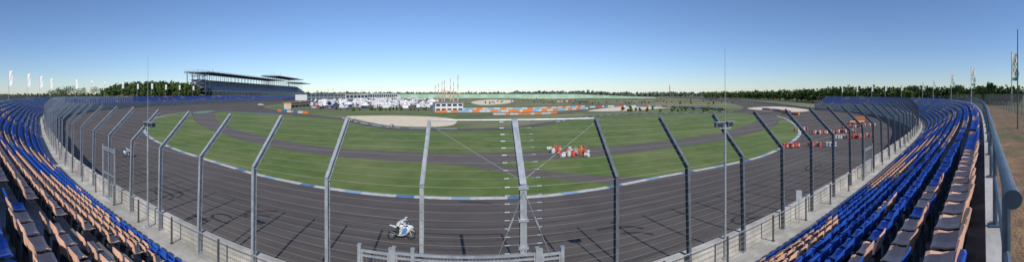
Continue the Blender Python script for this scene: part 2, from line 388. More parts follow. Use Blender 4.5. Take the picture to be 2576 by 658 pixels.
tp=MB(); tp.tube((-3.0,TY-.02,TZ+.06),(3.0,TY-.02,TZ+.06),.028,M_galv,8)
obj("top_pipe",tp.mesh("top_pipe"),parent=cpo)
# ------------------------------------------------ low mesh fence on walkway
L=3.0; b=MB()
for z in (.12,.3,.5,.7,.9,1.08): b.tube((-L/2,0,z),(L/2,0,z),.005,M_galv,4,cap=False)
for i in range(1,30): x=-L/2+i*.1; b.tube((x,0,.1),(x,0,1.1),.0025,M_galv,3,cap=False)
b.tube((-L/2,0,1.12),(L/2,0,1.12),.014,M_galv,6,cap=False)
lfm=b.mesh("mesh_panel"); b=MB(); b.box((0,0,.6),(.07,.06,1.2),M_galvd); b.box((0,0,.01),(.16,.14,.02),M_galvd); lpm=b.mesh("panel_post")
s=-120.0+1.5
while s<SMAX-4:
    if not(-3.6<s<3.3):
        p,a=Fpt(s,.38,ZW); o=obj("mesh_fence_panel",lfm,loc=p,rot=(0,0,a),label="low galvanised mesh fence panel on the walkway",cat="fence panel",group="low mesh fence panels")
        obj("panel_post",lpm,loc=(-1.5,-.03,0),parent=o)
    s+=3.0
def gate(s0,s1,h,name,label,two=True):
    p,a=Fpt((s0+s1)/2,.35,ZW); W=s1-s0; o=bpy.data.objects.new(name,None); COL.objects.link(o); o.location=p; o.rotation_euler=(0,0,a); o["label"]=label; o["category"]="gate"
    for x in(-W/2,W/2)+((-W/2+.55,) if two else ()):
        b=MB(); b.box((x,0,h/2+.05),(.1,.1,h+.1),M_galv); b.box((x,0,h+.11),(.12,.12,.02),M_galv); obj("gate_post",b.mesh("gate_post"),parent=o)
    b=MB(); b.box((0,0,h-.06),(W-.1,.06,.06),M_galv); b.box((0,0,h-.2),(W-.1,.05,.05),M_galv); b.box((0,0,.1),(W-.1,.05,.05),M_galv); b.box((0,0,h*.5),(W-.1,.04,.04),M_galv)
    for x in(-W/2+.08,W/2-.08): b.box((x,0,h*.5),(.045,.045,h-.1),M_galv)
    obj("gate_frame",b.mesh("gate_frame"),parent=o)
    b=MB(); n=int(W/.1)
    for i in range(1,n): x=-W/2+W*i/n; b.tube((x,.04,.1),(x,.04,h-.06),.004,M_galv,4,cap=False)
    obj("gate_mesh",b.mesh("gate_mesh"),parent=o)
gate(-2.35,1.75,2.30,"service_gate","galvanised steel service gate in the walkway fence")
for a0,a1 in((-3.4,-2.45),(1.85,2.5)):
    gate(a0,a1,2.25,"gate_side_panel","narrow galvanised mesh side panel beside the gate",False)
gate(24.5,26.6,2.4,"walkway_gate","tall steel framed gate on the walkway",False)
gate(-19.8,-18.0,3.4,"walkway_gate","tall steel framed gate on the walkway",False)
# ------------------------------------------------ back rail
b=MB(); b.tube((0,0,.9),(2.0,0,.9),.034,M_pipe,14); b.tube((0,0,.5),(2.0,0,.5),.02,M_pipe,8); 
rm=b.mesh("rail_pipe"); b=MB(); b.tube((0,0,0),(0,0,.87),.026,M_pipe,10); b.box((0,0,.008),(.14,.12,.016),M_pipe); rpm=b.mesh("rail_post")
def rail(s):
    p,a=Fpt(s,OB+.1,9.15); p2,_=Fpt(s+2.0,OB+.1,9.15); d=p2-p
    o=obj("handrail_section",rm,loc=p,rot=(0,0,math.atan2(d.y,d.x)),scale=(d.length/2,1,1),label="blue grey steel pipe handrail on low concrete wall",cat="handrail",group="handrail sections behind the terrace"); obj("rail_post",rpm,parent=o,loc=(.35 if s<1.5 else 0,0,0))
s=1.25
while s<120: rail(s); s+=2.0
s=-150
while s<-62: rail(s); s+=2.0
b=MB(); b.tube((-.02,0,0),(.05,0,0),.043,M_pipe,16); b.tube((.05,0,0),(.09,0,0),.038,M_pipe,16)
p,a=Fpt(1.25,OB+.1,10.05); obj("handrail_end_cap",b.mesh("handrail_end_cap"),loc=p,rot=(0,0,a),label="round steel end cap fitted on the handrail pipe",cat="handrail")
b=MB(); b.tube((-1.25,0,0),(-1.25,0,2.6),.03,M_galvd,6)
for i in range(26): b.tube((-1.25+i*.1,0,.05),(-1.25+i*.1,0,2.5),.004,M_galvd,3,cap=False)
for i in range(20): b.tube((-1.25,0,.05+i*.13),(1.25,0,.05+i*.13),.004,M_galvd,3,cap=False)
cfm=b.mesh("chain_fence_panel")
for s0,s1,of in((6,110,5.0),(-200,-60,1.0)):
    s=s0
    while s<s1:
        p,a=Fpt(s,OB+of,8.1); obj("chain_fence_panel",cfm,loc=p,rot=(0,0,a),label="dark chain link boundary fence panel on the soil bank",cat="fence panel",group="boundary fence panels"); s+=2.5
# ------------------------------------------------ flags
fl=np.arange(SMIN+5,SMAX-1,.5)
def solve(x,off):
    a=(x-HX)/FP; best=None
    for s in fl:
        if abs(s)<15: continue
        if (s<0)!=(x<HX): continue
        q,_=Fpt(s,off); e=abs(AZ(q)-a)
        if best is None or e<best[0]: best=(e,s,q)
    return best[2]
def flagmesh(kindm,h):
    b=MB(); n=9; m=5; W_=1.0
    def P(i,j):
        z=-h*i/n; x=.06+W_*(j/m)*(1-.12*abs(math.sin(i*.9))); y=.13*math.sin(i*.8+j*1.1)*(j/m); return (x,y,z)
    for i in range(n):
        for j in range(m):
            mm=M_white
            if kindm and 2<=i<=6 and 1<=j<=3 and (i+j)%2==0: mm=kindm
            if kindm and i==n-1: mm=kindm
            b.face([P(i,j),P(i+1,j),P(i+1,j+1),P(i,j+1)],mm)
    return b.mesh("flag_cloth",True)
M_flag=mat("flag_green",(.05,.30,.18),.7)
FW=flagmesh(None,3.2); FB=flagmesh(M_blue,2.6); FG=flagmesh(M_flag,3.4)
def flag(x,top,cl,off,lab,d=None):
    q=solve(x,off) if d is None else POL(x,d); d=math.hypot(q.x,q.y); h=(HY-top)/FP*d+EYE; zb=8.0 if d<260 else 6
    az=AZ(q); rz=-az+(-.55 if x<HX else .55)+U(-.15,.15)
    b=MB(); b.tube((0,0,0),(0,0,h-zb),.085,M_wd,8,.055); b.tube((0,0,h-zb),(0,0,h-zb+.12),.06,M_wd,6)
    o=obj("flagpole",b.mesh("flagpole"),loc=(q.x,q.y,zb),rot=(0,0,rz),label=lab,cat="flag",group="flags behind the terrace")
    k=max(.85,(h-EYE)/5.2)
    f=obj("flag",cl,parent=o,loc=(0,0,h-zb-.05)); f.scale=(k,1,k)
M_wd=mat("dirty_white_paint",(.58,.57,.54),.6,(.40,.39,.37),2.0); M_rd=mat("faded_red_paint",(.55,.07,.035),.6,(.40,.05,.03),2.0)
for x,t in((22,178),(68,185),(100,191),(126,197),(190,200)): flag(x,t,FW,D0+1.6,"plain white banner flag on a tall white pole")
for x,t in((228,203),(262,206),(307,208),(345,211),(380,210),(415,213),(450,214),(485,216)): flag(x,t,FB,D0+1.6,"white and blue banner flag on a white pole")
for x,t in((2118,222),(2155,218),(2193,215),(2227,212),(2267,210),(2321,205),(2348,198),(2393,187),(2443,170)): flag(x,t,FG,D0+1.6,"white banner flag with green print on pole")
flag(2545,133,FG,0,"white banner flag with green print on pole",d=44)
b=MB(); b.tube((0,0,0),(0,0,6.9),.05,M_galvd,8,.03); b.box((0,0,.02),(.3,.3,.04),M_galvd)
obj("bare_pole",b.mesh("bare_pole"),loc=tuple(POL(2560,22,8.0)),label="slim bare grey pole standing on the soil bank",cat="pole")
# ------------------------------------------------ camera masts
def mast(x,d,top):
    q=POL(x,d,ZW); h=(HY-top)/FP*d+EYE-ZW
    o=bpy.data.objects.new("camera_mast",None); COL.objects.link(o); o.location=q; o["label"]="slim grey mast with camera boxes and a whip antenna"; o["category"]="mast"; o["group"]="camera masts on the walkway"
    hz=EYE-ZW-1.35*d/15
    b=MB(); b.tube((0,0,0),(0,0,hz),.06,M_galv,10,.05); b.box((0,0,.02),(.3,.3,.04),M_galv); obj("pole",b.mesh("pole"),parent=o)
    b=MB(); b.tube((0,0,hz),(0,0,h),.016,M_wire,6,.008); obj("antenna",b.mesh("antenna"),parent=o)
    for sg in(-1,1):
        b=MB(); b.box((sg*.26,.02,hz-.02),(.36,.24,.2),M_galvd); b.box((sg*.26,0,hz+.095),(.42,.3,.02),M_galv); b.box((sg*.26,-.1,hz-.02),(.2,.05,.1),M_glass)
        obj("camera_box",b.mesh("camera_box"),parent=o,rot=(0,0,0.2*sg),label="dark weatherproof camera housing")
    b=MB(); b.box((0,0,hz-.16),(.6,.05,.05),M_galv); obj("cross_arm",b.mesh("cross_arm"),parent=o)
mast(372,16.8,142); mast(1824,13.6,115)
q=G(2010,560,ZW); b=MB(); b.tube((0,0,0),(0,0,1.2),.02,M_galv,6); o=obj("sign_post",b.mesh("sign_post"),loc=(q.x,q.y,ZW),rot=(0,0,-.9),label="small white notice board on a thin post",cat="sign")
b=MB(); b.box((0,0,1.45),(.30,.02,.55),M_white); obj("sign_board",b.mesh("sign_board"),parent=o)
# ------------------------------------------------ skinned figures
def skin(name,V,E,Rr,root,sub=1,mats=None,fn=None):
    me=bpy.data.meshes.new(name+"_cage"); me.from_pydata(V,E,[]); o=bpy.data.objects.new(name+"_cage",me); COL.objects.link(o)
    o.modifiers.new("s","SKIN")
    sv=me.skin_vertices[0].data
    for i,r in enumerate(Rr): sv[i].radius=(r,r); sv[i].use_root=(i==root)
    ss=o.modifiers.new("u","SUBSURF"); ss.levels=sub
    dg=bpy.context.evaluated_depsgraph_get(); dg.update()
    nm=bpy.data.meshes.new_from_object(o.evaluated_get(dg)); nm.name=name
    bpy.data.objects.remove(o); nm.materials.clear()
    for x in mats: nm.materials.append(x)
    if fn:
        for p in nm.polygons: p.material_index=fn(p.center)
    for p in nm.polygons: p.use_smooth=True
    return nm
def person(loc,rotz,suit,pose,label,hat=None):
    V=[(0,0,.95),(0,.0,1.15),(0,.0,1.38),(0,0,1.50),(0,.02,1.62),(0,.02,1.72),
       (.19,0,1.42),(.27,.05,1.15),(.25,.2,.92),(-.19,0,1.42),(-.27,.05,1.15),(-.25,.15,.90),
       (.10,0,.90),(.12,.03,.50),(.12,0,.09),(.13,.14,.04),(-.10,0,.90),(-.12,.03,.5),(-.12,-.02,.09),(-.13,.12,.04)]
    if pose=='bend':
        V[1]=(0,.1,1.1);V[2]=(0,.3,1.25);V[3]=(0,.4,1.3);V[4]=(0,.5,1.33);V[5]=(0,.58,1.37);V[6]=(.19,.3,1.25);V[7]=(.22,.4,1.0);V[8]=(.2,.5,.8);V[9]=(-.19,.3,1.25);V[10]=(-.22,.4,1.0);V[11]=(-.2,.5,.8)
    E=[(0,1),(1,2),(2,3),(3,4),(4,5),(2,6),(6,7),(7,8),(2,9),(9,10),(10,11),(0,12),(12,13),(13,14),(14,15),(0,16),(16,17),(17,18),(18,19)]
    R_=[.14,.13,.14,.06,.10,.08,.07,.052,.04,.07,.052,.04,.095,.07,.055,.04,.095,.07,.055,.04]
    hd=Vector(V[4])
    for hi,el in ((8,7),(11,10)):
        h=Vector(V[hi]); dr=(h-Vector(V[el])).normalized(); sd=dr.cross(Vector((0,1,0)));
        if sd.length<.1: sd=Vector((1,0,0))
        sd.normalize()
        for f in range(5):
            o_=(f-2)*.022; ln=(.07,.085,.09,.08,.05)[f]; i=len(V)
            V.append(tuple(h+dr*.05+sd*o_)); V.append(tuple(h+dr*(.05+ln)+sd*o_*(1.3 if f<4 else 2.2))); E+=[(hi,i),(i,i+1)]; R_+=[.011,.008]
    def fn(c):
        if (c-hd).length<.14: return 1
        if (c-Vector(V[8])).length<.12 and (c-Vector(V[7])).length>.2: return 1
        if (c-Vector(V[11])).length<.12 and (c-Vector(V[10])).length>.2: return 1
        if c.z<.12: return 2
        return 0
    me=skin("person",V,E,R_,0,1,[suit,M_skin,M_black],fn)
    o=obj("person",me,loc=loc,rot=(0,0,rotz),label=label,cat="person")
    b=MB(); 
    for i in range(6):
        for j in range(10):
            def sp(i,j):
                t=i/6*math.pi*.55; u=2*math.pi*j/10; return (hd.x+.115*math.sin(t)*math.cos(u),hd.y+.125*math.sin(t)*math.sin(u)-.01,hd.z+.04+.12*math.cos(t))
            b.face([sp(i,j),sp(i+1,j),sp(i+1,j+1),sp(i,j+1)],hat or mat("dark_hair",(.04,.025,.015),.8))
    obj("cap" if hat else "hair",b.mesh("cap",True),parent=o)
    b=MB()
    for sx in(-.035,.035): b.box((hd.x+sx,hd.y+.095,hd.z+.03),(.022,.012,.012),M_black)
    b.box((hd.x,hd.y+.11,hd.z),(.02,.03,.04),M_skin); b.box((hd.x,hd.y+.098,hd.z-.045),(.045,.008,.01),M_red)
    obj("face",b.mesh("face"),parent=o)
    return o
# ------------------------------------------------ motorcycle with rider
def loft(b,secs,m,n=12):
    rings_=[]
    for x,zc,hz,hy in secs:
        i=len(b.v); 
        for j in range(n):
            t=2*math.pi*j/n; c_,s_=math.cos(t),math.sin(t)
            b.v.append((x,hy*(abs(c_)**.8)*(1 if c_>0 else -1),zc+hz*(abs(s_)**.8)*(1 if s_>0 else -1)))
        rings_.append(i)
    k=b.m(m)
    for a,c in zip(rings_,rings_[1:]):
        for j in range(n): b.f.append((a+j,a+(j+1)%n,c+(j+1)%n,c+j)); b.mi.append(k)
    b.f.append(tuple(rings_[0]+j for j in range(n))); b.mi.append(k); b.f.append(tuple(rings_[-1]+j for j in range(n))[::-1]); b.mi.append(k)
def wheel(par,x,name):
    b=MB(); b.torus((x,0,.31),(0,1,0),.245,.068,M_black,22,8); o=obj(name,b.mesh(name,True),parent=par)
    b=MB(); b.torus((x,0,.31),(0,1,0),.185,.02,M_blue,22,6); b.tube((x,-.06,.31),(x,.06,.31),.04,M_galvd,8)
    for j in range(6):
        t=j*math.pi/3; b.tube((x,0,.31),(x+.18*math.cos(t),0,.31+.18*math.sin(t)),.014,M_blue,5)
    obj("rim",b.mesh("rim"),parent=o)
    b=MB(); b.tube((x,-.075,.31),(x,-.07,.31),.14,M_galvd,16); obj("brake_disc",b.mesh("brake_disc"),parent=o)
def motorcycle(loc,rotz,lean,labelm,labelp,scale=1.0):
    o=bpy.data.objects.new("racing_motorcycle",None); COL.objects.link(o); o.location=loc; o.rotation_euler=(lean,0,rotz); o["label"]=labelm; o["category"]="motorcycle"; o.scale=(scale,)*3
    wheel(o,.70,"front_wheel"); wheel(o,-.70,"rear_wheel")
    b=MB(); loft(b,[(.86,.80,.03,.03),(.80,.80,.11,.12),(.68,.82,.18,.19),(.50,.74,.28,.23),(.30,.64,.36,.24),(.05,.52,.32,.22),(-.14,.40,.18,.19),(-.28,.34,.08,.14)],M_bikew)
    f=obj("fairing",b.mesh("fairing",True),parent=o)
    for sy in(-1,1):
        b=MB(); b.face([(-.05,sy*.240,.40),(.30,sy*.252,.44),(.42,sy*.247,.70),(.36,sy*.250,.88),(.1,sy*.245,.78)],M_blue)
        obj("blue_graphic",b.mesh("blue_graphic"),parent=f)
    b=MB(); loft(b,[(.72,.98,.03,.10),(.62,1.03,.06,.13),(.48,1.09,.06,.12),(.40,1.11,.02,.08)],M_glass); obj("windscreen",b.mesh("windscreen",True),parent=o)
    b=MB(); loft(b,[(.32,.94,.06,.12),(.18,.96,.12,.17),(-.02,.92,.13,.16),(-.2,.87,.08,.10)],M_bikew); obj("fuel_tank",b.mesh("fuel_tank",True),parent=o)
    b=MB(); loft(b,[(-.15,.84,.05,.12),(-.4,.86,.06,.14),(-.62,.92,.06,.11),(-.80,.97,.04,.06),(-.86,.98,.02,.03)],M_bikew); obj("tail_section",b.mesh("tail_section",True),parent=o)
    b=MB(); b.box((-.16,0,.56),(.46,.3,.42),M_black); b.tube((-.15,0,.42),(-.70,.09,.31),.04,M_galvd,8); b.tube((-.15,0,.42),(-.70,-.09,.31),.04,M_galvd,8); obj("engine",b.mesh("engine"),parent=o)
    b=MB(); b.tube((.42,.10,.94),(.70,.10,.31),.028,M_yel,8); b.tube((.42,-.10,.94),(.70,-.10,.31),.028,M_yel,8); b.tube((.44,-.33,.92),(.44,.33,.92),.016,M_black,6); obj("front_fork",b.mesh("front_fork"),parent=o)
    b=MB(); b.tube((-.15,-.14,.36),(-.42,-.18,.44),.03,M_galvd,8); b.tube((-.42,-.18,.44),(-.80,-.19,.62),.055,M_galvd,10); obj("exhaust",b.mesh("exhaust"),parent=o)
    b=MB(); loft(b,[(.5,.55,.02,.05),(.62,.63,.03,.08),(.78,.62,.03,.08),(.92,.50,.02,.06)],M_bikew); obj("front_mudguard",b.mesh("front_mudguard",True),parent=o)
    V=[(-.36,0,1.00),(-.16,0,1.14),(.04,0,1.25),(.15,0,1.30),(.26,0,1.35),(.00,.20,1.23),(.18,.34,1.06),(.42,.31,.94),(.00,-.20,1.23),(.18,-.34,1.06),(.42,-.31,.94),
       (-.32,.12,.95),(.06,.27,.82),(-.30,.20,.50),(-.16,.21,.42),(-.32,-.12,.95),(.06,-.27,.82),(-.30,-.20,.50),(-.16,-.21,.42)]
    E=[(0,1),(1,2),(2,3),(3,4),(2,5),(5,6),(6,7),(2,8),(8,9),(9,10),(0,11),(11,12),(12,13),(13,14),(0,15),(15,16),(16,17),(17,18)]
    R_=[.14,.14,.15,.08,.07,.085,.065,.05,.085,.065,.05,.11,.08,.06,.045,.11,.08,.06,.045]
    for hi,sy in((7,1),(10,-1)):
        for f in range(4):
            i=len(V); h=Vector(V[hi]); V.append((h.x+.05,h.y+sy*(f-1.5)*.02,h.z+.01)); V.append((h.x+.06,h.y+sy*(f-1.5)*.02,h.z-.04)); E+=[(hi,i),(i,i+1)]; R_+=[.012,.010]
        i=len(V); V.append((h.x-.0,h.y-sy*.05,h.z-.03)); E.append((hi,i)); R_.append(.012)
    def fn(c):
        if c.z<.58: return 1
        if (c-Vector(V[7])).length<.11 or (c-Vector(V[10])).length<.11: return 1
        if c.x<-.15 and c.z<.97 and abs(c.y)>.1: return 1
        if .0<c.x<.12 and 1.0<c.z<1.16: return 1
        return 0
    me=skin("person",V,E,R_,0,1,[mat("white_leather",(.50,.51,.52),.5),M_black],fn)
    r=obj("person",me,loc=loc,rot=(lean,0,rotz),label=labelp,cat="person"); r.scale=(scale,)*3
    b=MB()
    for i in range(8):
        for j in range(12):
            def sp(i,j):
                t=i/8*math.pi; u=2*math.pi*j/12; return (.34+.155*math.sin(t)*math.cos(u),.13*math.sin(t)*math.sin(u),1.40+.14*math.cos(t))
            mm=M_glass if (3<=i<=4 and j in(0,1,2,9,10,11)) else (M_blue if i==2 else M_bikew)
            b.face([sp(i,j),sp(i+1,j),sp(i+1,j+1),sp(i,j+1)],mm)
    obj("helmet",b.mesh("helmet",True),parent=r)
q=G(1010,602); motorcycle((q.x,q.y,.02),.36,-.14,"white racing motorcycle with blue graphics leaning on the track","rider in white leathers and helmet crouched on motorcycle",1.02)
q=G(322,394); motorcycle((q.x,q.y,.02),-2.2,.1,"white racing motorcycle coming round the banked bend","rider in white and black leathers riding a motorcycle")
q=G(885,305); motorcycle((q.x,q.y,.02),2.8,.3,"distant white motorcycle leaning into the chicane","rider in pale leathers leaning into the chicane")
q=G(985,320); motorcycle((q.x,q.y,.02),2.8,.4,"distant white motorcycle beside the gravel","rider leaning low beside the gravel trap")
# ------------------------------------------------ marshals
for x,y,rz,st,ps,lb in((1462,392,2.6,M_orange,'stand',"marshal in orange overalls standing by the barrels"),(1454,391,1.0,M_orange,'bend',"marshal in orange overalls bending over the barrels"),(1476,390,-1.5,M_blue,'stand',"person in blue clothes standing beside the barrels"),(338,366,1.0,M_orange,'stand',"marshal in orange standing at the track edge")):
    q=G(x,y); person((q.x,q.y,.03),rz,st,ps,lb,hat=M_orange if st==M_orange else None)
# ------------------------------------------------ tyre stacks
def barrel(m1,m2,name):
    b=MB()
    for i in range(3): b.torus((0,0,.17+i*.3),(0,0,1),.24,.135,(m1,m2,m1)[i],14,6)
    b.tube((0,0,.02),(0,0,.92),.3,m1,14)
    return b.mesh(name)
bR=barrel(M_rd,M_wd,"tyre_stack"); bW=barrel(M_wd,M_wd,"tyre_stack"); bO=barrel(M_rd,M_rd,"tyre_stack"); bB=barrel(M_wd,M_blue,"tyre_stack")
LBS={bR:"red and white banded tyre stack on the track",bW:"white painted tyre stack on the track",bO:"red painted tyre stack on the track",bB:"white and blue tyre stack on the track"}
def stack(x,y,m,z=.03,rr_=(0,0)):
    q=G(x,y); obj("tyre_stack",m,loc=(q.x,q.y,z+(.28 if rr_[0] else 0)),rot=(rr_[0],rr_[1],U(0,6)),label=LBS[m],cat="tyre stack",group="painted tyre stacks")
for x0,x1,y0,y1,n,ms in((1972,2008,372,371,6,[bO,bR]),(2036,2062,369,368,5,[bO,bW]),(2080,2100,369,368,4,[bW,bB]),(2102,2128,349,348,5,[bW,bW]),(2132,2160,349,348,5,[bO,bO]),
    (2045,2068,337,336,5,[bO,bW]),(2074,2096,336,335,5,[bR,bW]),(2104,2150,334,333,9,[bO,bW,bO]),(2120,2170,322,320,9,[bO,bW]),(2150,2196,347,344,7,[bW,bO]),(2176,2200,318,316,5,[bW,bO]),
    (2000,2030,330,326,5,[bO,bW])):
    for i in range(n): stack(x0+(x1-x0)*i/(n-1),y0+(y1-y0)*i/(n-1)+U(-.6,.6),ms[i%len(ms)])
for x,y,m in((1384,383,bW),(1391,385,bW),(1399,381,bO),(1406,388,bO),(1408,380,bR),(1414,391,bW),(1421,394,bW),(1426,389,bO),(1431,393,bW),(1437,388,bB),(1442,393,bO),(1447,387,bW),(1466,386,bO),(1471,393,bW),(1479,391,bB),(1395,377,bO),(1388,377,bW),(1433,382,bW),(1472,381,bO)):
    stack(x,y,m,rr_=(1.5708,0) if m==bW and rnd()<.4 else (0,0))
# ------------------------------------------------ vehicles
def vehicle(prof,W,m,wins,wh,name,stripe=None,r=.35):
    b=MB(); n=len(prof); i=len(b.v)
    for y in(-W/2,W/2):
        for x,z in prof: b.v.append((x,y,z))
    k=b.m(m); b.f.append(tuple(range(i,i+n))); b.mi.append(k); b.f.append(tuple(range(i+n,i+2*n))[::-1]); b.mi.append(k)
    for j in range(n): j2=(j+1)%n; b.f.append((i+j2,i+j,i+n+j,i+n+j2)); b.mi.append(k)
    for q in wins:
        for y,sg in((-W/2-.012,1),(W/2+.012,-1)):
            p=[(x,y,z) for x,z in q]; b.face(p if sg>0 else p[::-1],M_glass)
    for j in range(n-1):
        (x0,z0),(x1,z1)=prof[j],prof[j+1]
        if abs(z1-z0)>.35 and abs(x1-x0)>.2 and z0>.6:
            nx,nz=(z1-z0),-(x1-x0); l=math.hypot(nx,nz); nx/=l; nz/=l
            if nz<0: nx,nz=-nx,-nz
            p0=(x0+(x1-x0)*.12+nx*.012,z0+(z1-z0)*.12+nz*.012); p1=(x0+(x1-x0)*.88+nx*.012,z0+(z1-z0)*.88+nz*.012)
            b.face([(p0[0],-W*.44,p0[1]),(p0[0],W*.44,p0[1]),(p1[0],W*.42,p1[1]),(p1[0],-W*.42,p1[1])],M_glass)
    for x in wh:
        for y in(-W/2+.02,W/2-.02): b.tube((x,y-.12,r),(x,y+.12,r),r,M_black,12)
    if stripe:
        for y in(-W/2-.014,W/2+.014): b.face([(prof[0][0]*.9,y,.9),(prof[1][0]*.9,y,.9),(prof[1][0]*.9,y,1.3),(prof[0][0]*.9,y,1.3)],stripe)
    return b.mesh(name)
van_p=[(-2.8,.35),(2.8,.35),(2.8,1.1),(2.1,1.3),(1.5,2.5),(-2.8,2.6)]; van_w=[[(1.0,1.4),(1.95,1.4),(1.45,2.25),(1.0,2.25)]]
bus_p=[(-3.8,.4),(3.6,.4),(3.7,1.2),(3.3,2.0),(3.4,3.1),(-3.8,3.1)]; bus_w=[[(2.2,1.5),(3.2,1.5),(3.2,2.1),(2.2,2.2)],[(-2.5,1.6),(-1.2,1.6),(-1.2,2.3),(-2.5,2.3)],[(0,1.6),(1.2,1.6),(1.2,2.3),(0,2.3)]]
car_p=[(-2.1,.3),(2.1,.3),(2.15,.75),(1.1,.95),(.5,1.42),(-1.0,1.45),(-1.7,1.0),(-2.15,.95)]; car_w=[[(-1.4,1.0),(.9,1.0),(.42,1.36),(-.9,1.38)]]
M_pw=mat("vehicle_white",(.66,.67,.68),.4,rand=.2); M_tent=mat("tent_canvas",(.70,.70,.68),.8,rand=.15)
def truck(m,st):
    b=MB(); b.box((-1.2,0,2.5),(11.5,2.5,3.0),m); b.box((6.0,0,1.9),(2.1,2.4,2.8),m); b.box((6.6,0,2.4),(.92,2.2,.8),M_glass); b.box((0,0,.85),(12,1.0,.25),M_black)
    for y in(-1.27,1.27): b.face([(-6,y,1.6),(3,y,1.6),(3,y,2.3),(-6,y,2.3)],st)
    for x in(-5,-4,-3,3.2,6): 
        for y in(-1.1,1.1): b.tube((x,y-.15,.5),(x,y+.15,.5),.5,M_black,12)
    return b.mesh("truck")
def marquee(m,wd=5):
    b=MB(); 
    for sx in(-1,1):
        for sy in(-1,1): b.tube((sx*wd/2,sy*wd/2,0),(sx*wd/2,sy*wd/2,2.6),.05,M_galv,6)
    c=[(-wd/2,-wd/2,2.5),(wd/2,-wd/2,2.5),(wd/2,wd/2,2.5),(-wd/2,wd/2,2.5)]
    for i in range(4):
        a_,c_=Vector(c[i]),Vector(c[(i+1)%4])
        b.face([a_,c_,(c_.x*.45,c_.y*.45,3.1),(a_.x*.45,a_.y*.45,3.1)],m); b.face([(a_.x*.45,a_.y*.45,3.1),(c_.x*.45,c_.y*.45,3.1),(0,0,4.4)],m)
        b.face([a_-Vector((0,0,.4)),c_-Vector((0,0,.4)),c_,a_],m)
    b.face([(-wd/2,wd/2,0),(wd/2,wd/2,0),(wd/2,wd/2,2.5),(-wd/2,wd/2,2.5)],m); b.face([(-wd/2,-wd/2,0),(-wd/2,wd/2,0),(-wd/2,wd/2,2.5),(-wd/2,-wd/2,2.5)],m)
    return b.mesh("marquee")
M_silv=mat("silver_paint",(.4,.42,.44),.35,metal=.3); M_dblue=mat("dark_blue_paint",(.03,.06,.2),.4)
kinds=[]
for m,cn in((M_pw,"white"),(M_silv,"silver")): kinds.append(("delivery_van",vehicle(van_p,2.0,m,van_w,(-1.8,1.8),"van"),"van",cn+" panel van parked in the paddock"))
kinds.append(("motorhome",vehicle(bus_p,2.4,M_pw,bus_w,(-2.2,2.3),"motorhome",M_blue),"motorhome","white motorhome with blue stripe in the paddock"))
kinds.append(("motorhome",vehicle(bus_p,2.4,M_pw,bus_w,(-2.2,2.3),"motorhome"),"motorhome","plain white motorhome parked in the paddock"))
kinds.append(("truck",truck(M_pw,M_blue),"truck","long white race transporter with blue stripe in paddock"))
kinds.append(("truck",truck(M_pw,M_red),"truck","long white race transporter with red stripe in paddock"))
kinds.append(("marquee_tent",marquee(M_tent),"tent","white peaked marquee tent in the paddock"))
kinds.append(("marquee_tent",marquee(M_tent,6),"tent","white peaked marquee tent in the paddock"))
kinds.append(("marquee_tent",marquee(M_yel),"tent","yellow peaked marquee tent in the paddock"))
kinds.append(("marquee_tent",marquee(M_dblue),"tent","dark blue peaked marquee tent in the paddock"))
for m,cn in((M_red,"red"),(M_dblue,"dark blue"),(M_silv,"silver"),(M_pw,"white"),(M_black,"black")): kinds.append(("parked_car",vehicle(car_p,1.75,m,car_w,(-1.3,1.3),"car",r=.32),"car",cn+" hatchback car parked in the paddock"))
wts=[6,2,5,5,3,2,5,4,1.0,1,1.6,3,4,3,2.5]
pos=[]; tries=0
while len(pos)<290 and tries<9000:
    tries+=1; y=U(245.5,273); x=U(785+max(0,(250-y))*6,1090)
    q=G(x,y)
    if all((q-p).length_squared>36 for p in pos):
        pos.append(q); k=random.choices(kinds,wts)[0]
        obj(k[0],k[1],loc=(q.x,q.y,.03),rot=(0,0,random.choice((.3,.3,1.87,-1.27,3.44))+U(-.12,.12)),label=k[3],cat=k[2],group={"van":"vans in the paddock","motorhome":"motorhomes in the paddock","truck":"trucks in the paddock","tent":"tents in the paddock","car":"cars in the paddock"}[k[2]])
ocar=vehicle(car_p,1.8,M_red,car_w,(-1.3,1.3),"safety_car",r=.32)
q=G(335,273); obj("safety_car",ocar,loc=(q.x,q.y,.03),rot=(0,0,-.6),scale=(1.2,1.2,1.2),label="red orange safety car on the far track",cat="car")
q=G(2155,312)
obj("rescue_van",vehicle(van_p,2.1,M_orange,van_w,(-1.8,1.8),"rescue_van",M_white),loc=(q.x,q.y,.03),rot=(0,0,2.3),label="orange rescue van with white stripe on track",cat="van")
q=G(656,265); obj("race_car",vehicle(car_p,1.8,M_pw,car_w,(-1.3,1.3),"race_car",r=.32),loc=(q.x,q.y,.03),rot=(0,0,1),scale=(1.3,1.3,1.3),label="pale car on the distant start straight",cat="car")
# ------------------------------------------------ tyre barriers
def barrier(px,h,pal,label,segl=2.2,th=1.0):
    P=[G(*p) for p in catmull(px,6)]; R_=resample(P,segl); b=MB()
    for i in range(len(R_)-1):
        d=R_[i+1]-R_[i]; c=(R_[i]+R_[i+1])/2; a=math.atan2(d.y,d.x); mx=Matrix.Translation((c.x,c.y,0))@Matrix.Rotation(a,4,'Z')
        m=pal[int(i*.5+.9*mnoise.noise(Vector((i*.3,px[0][0],0))))%len(pal)]; hh=h*U(.94,1.05)
        for k in range(3): b.box((0,0,.03+hh*(k+.5)/3),(d.length*.97,th*(1 if k!=1 else .9),hh/3-.02),m,mx)
    obj("tyre_barrier",b.mesh("tyre_barrier"),label=label,cat="barrier",group="coloured tyre barriers")
barrier([(1097,283),(1200,281.5),(1300,281),(1400,278),(1478,274)],1.3,[M_orange,M_wd,M_orange,M_lblue,M_wd],"orange white and pale blue tyre barrier on grass")
barrier([(1130,277),(1200,275),(1330,274),(1470,269)],1.2,[M_wd,M_orange,M_wd,M_lblue],"white and orange tyre barrier beside the inner road")
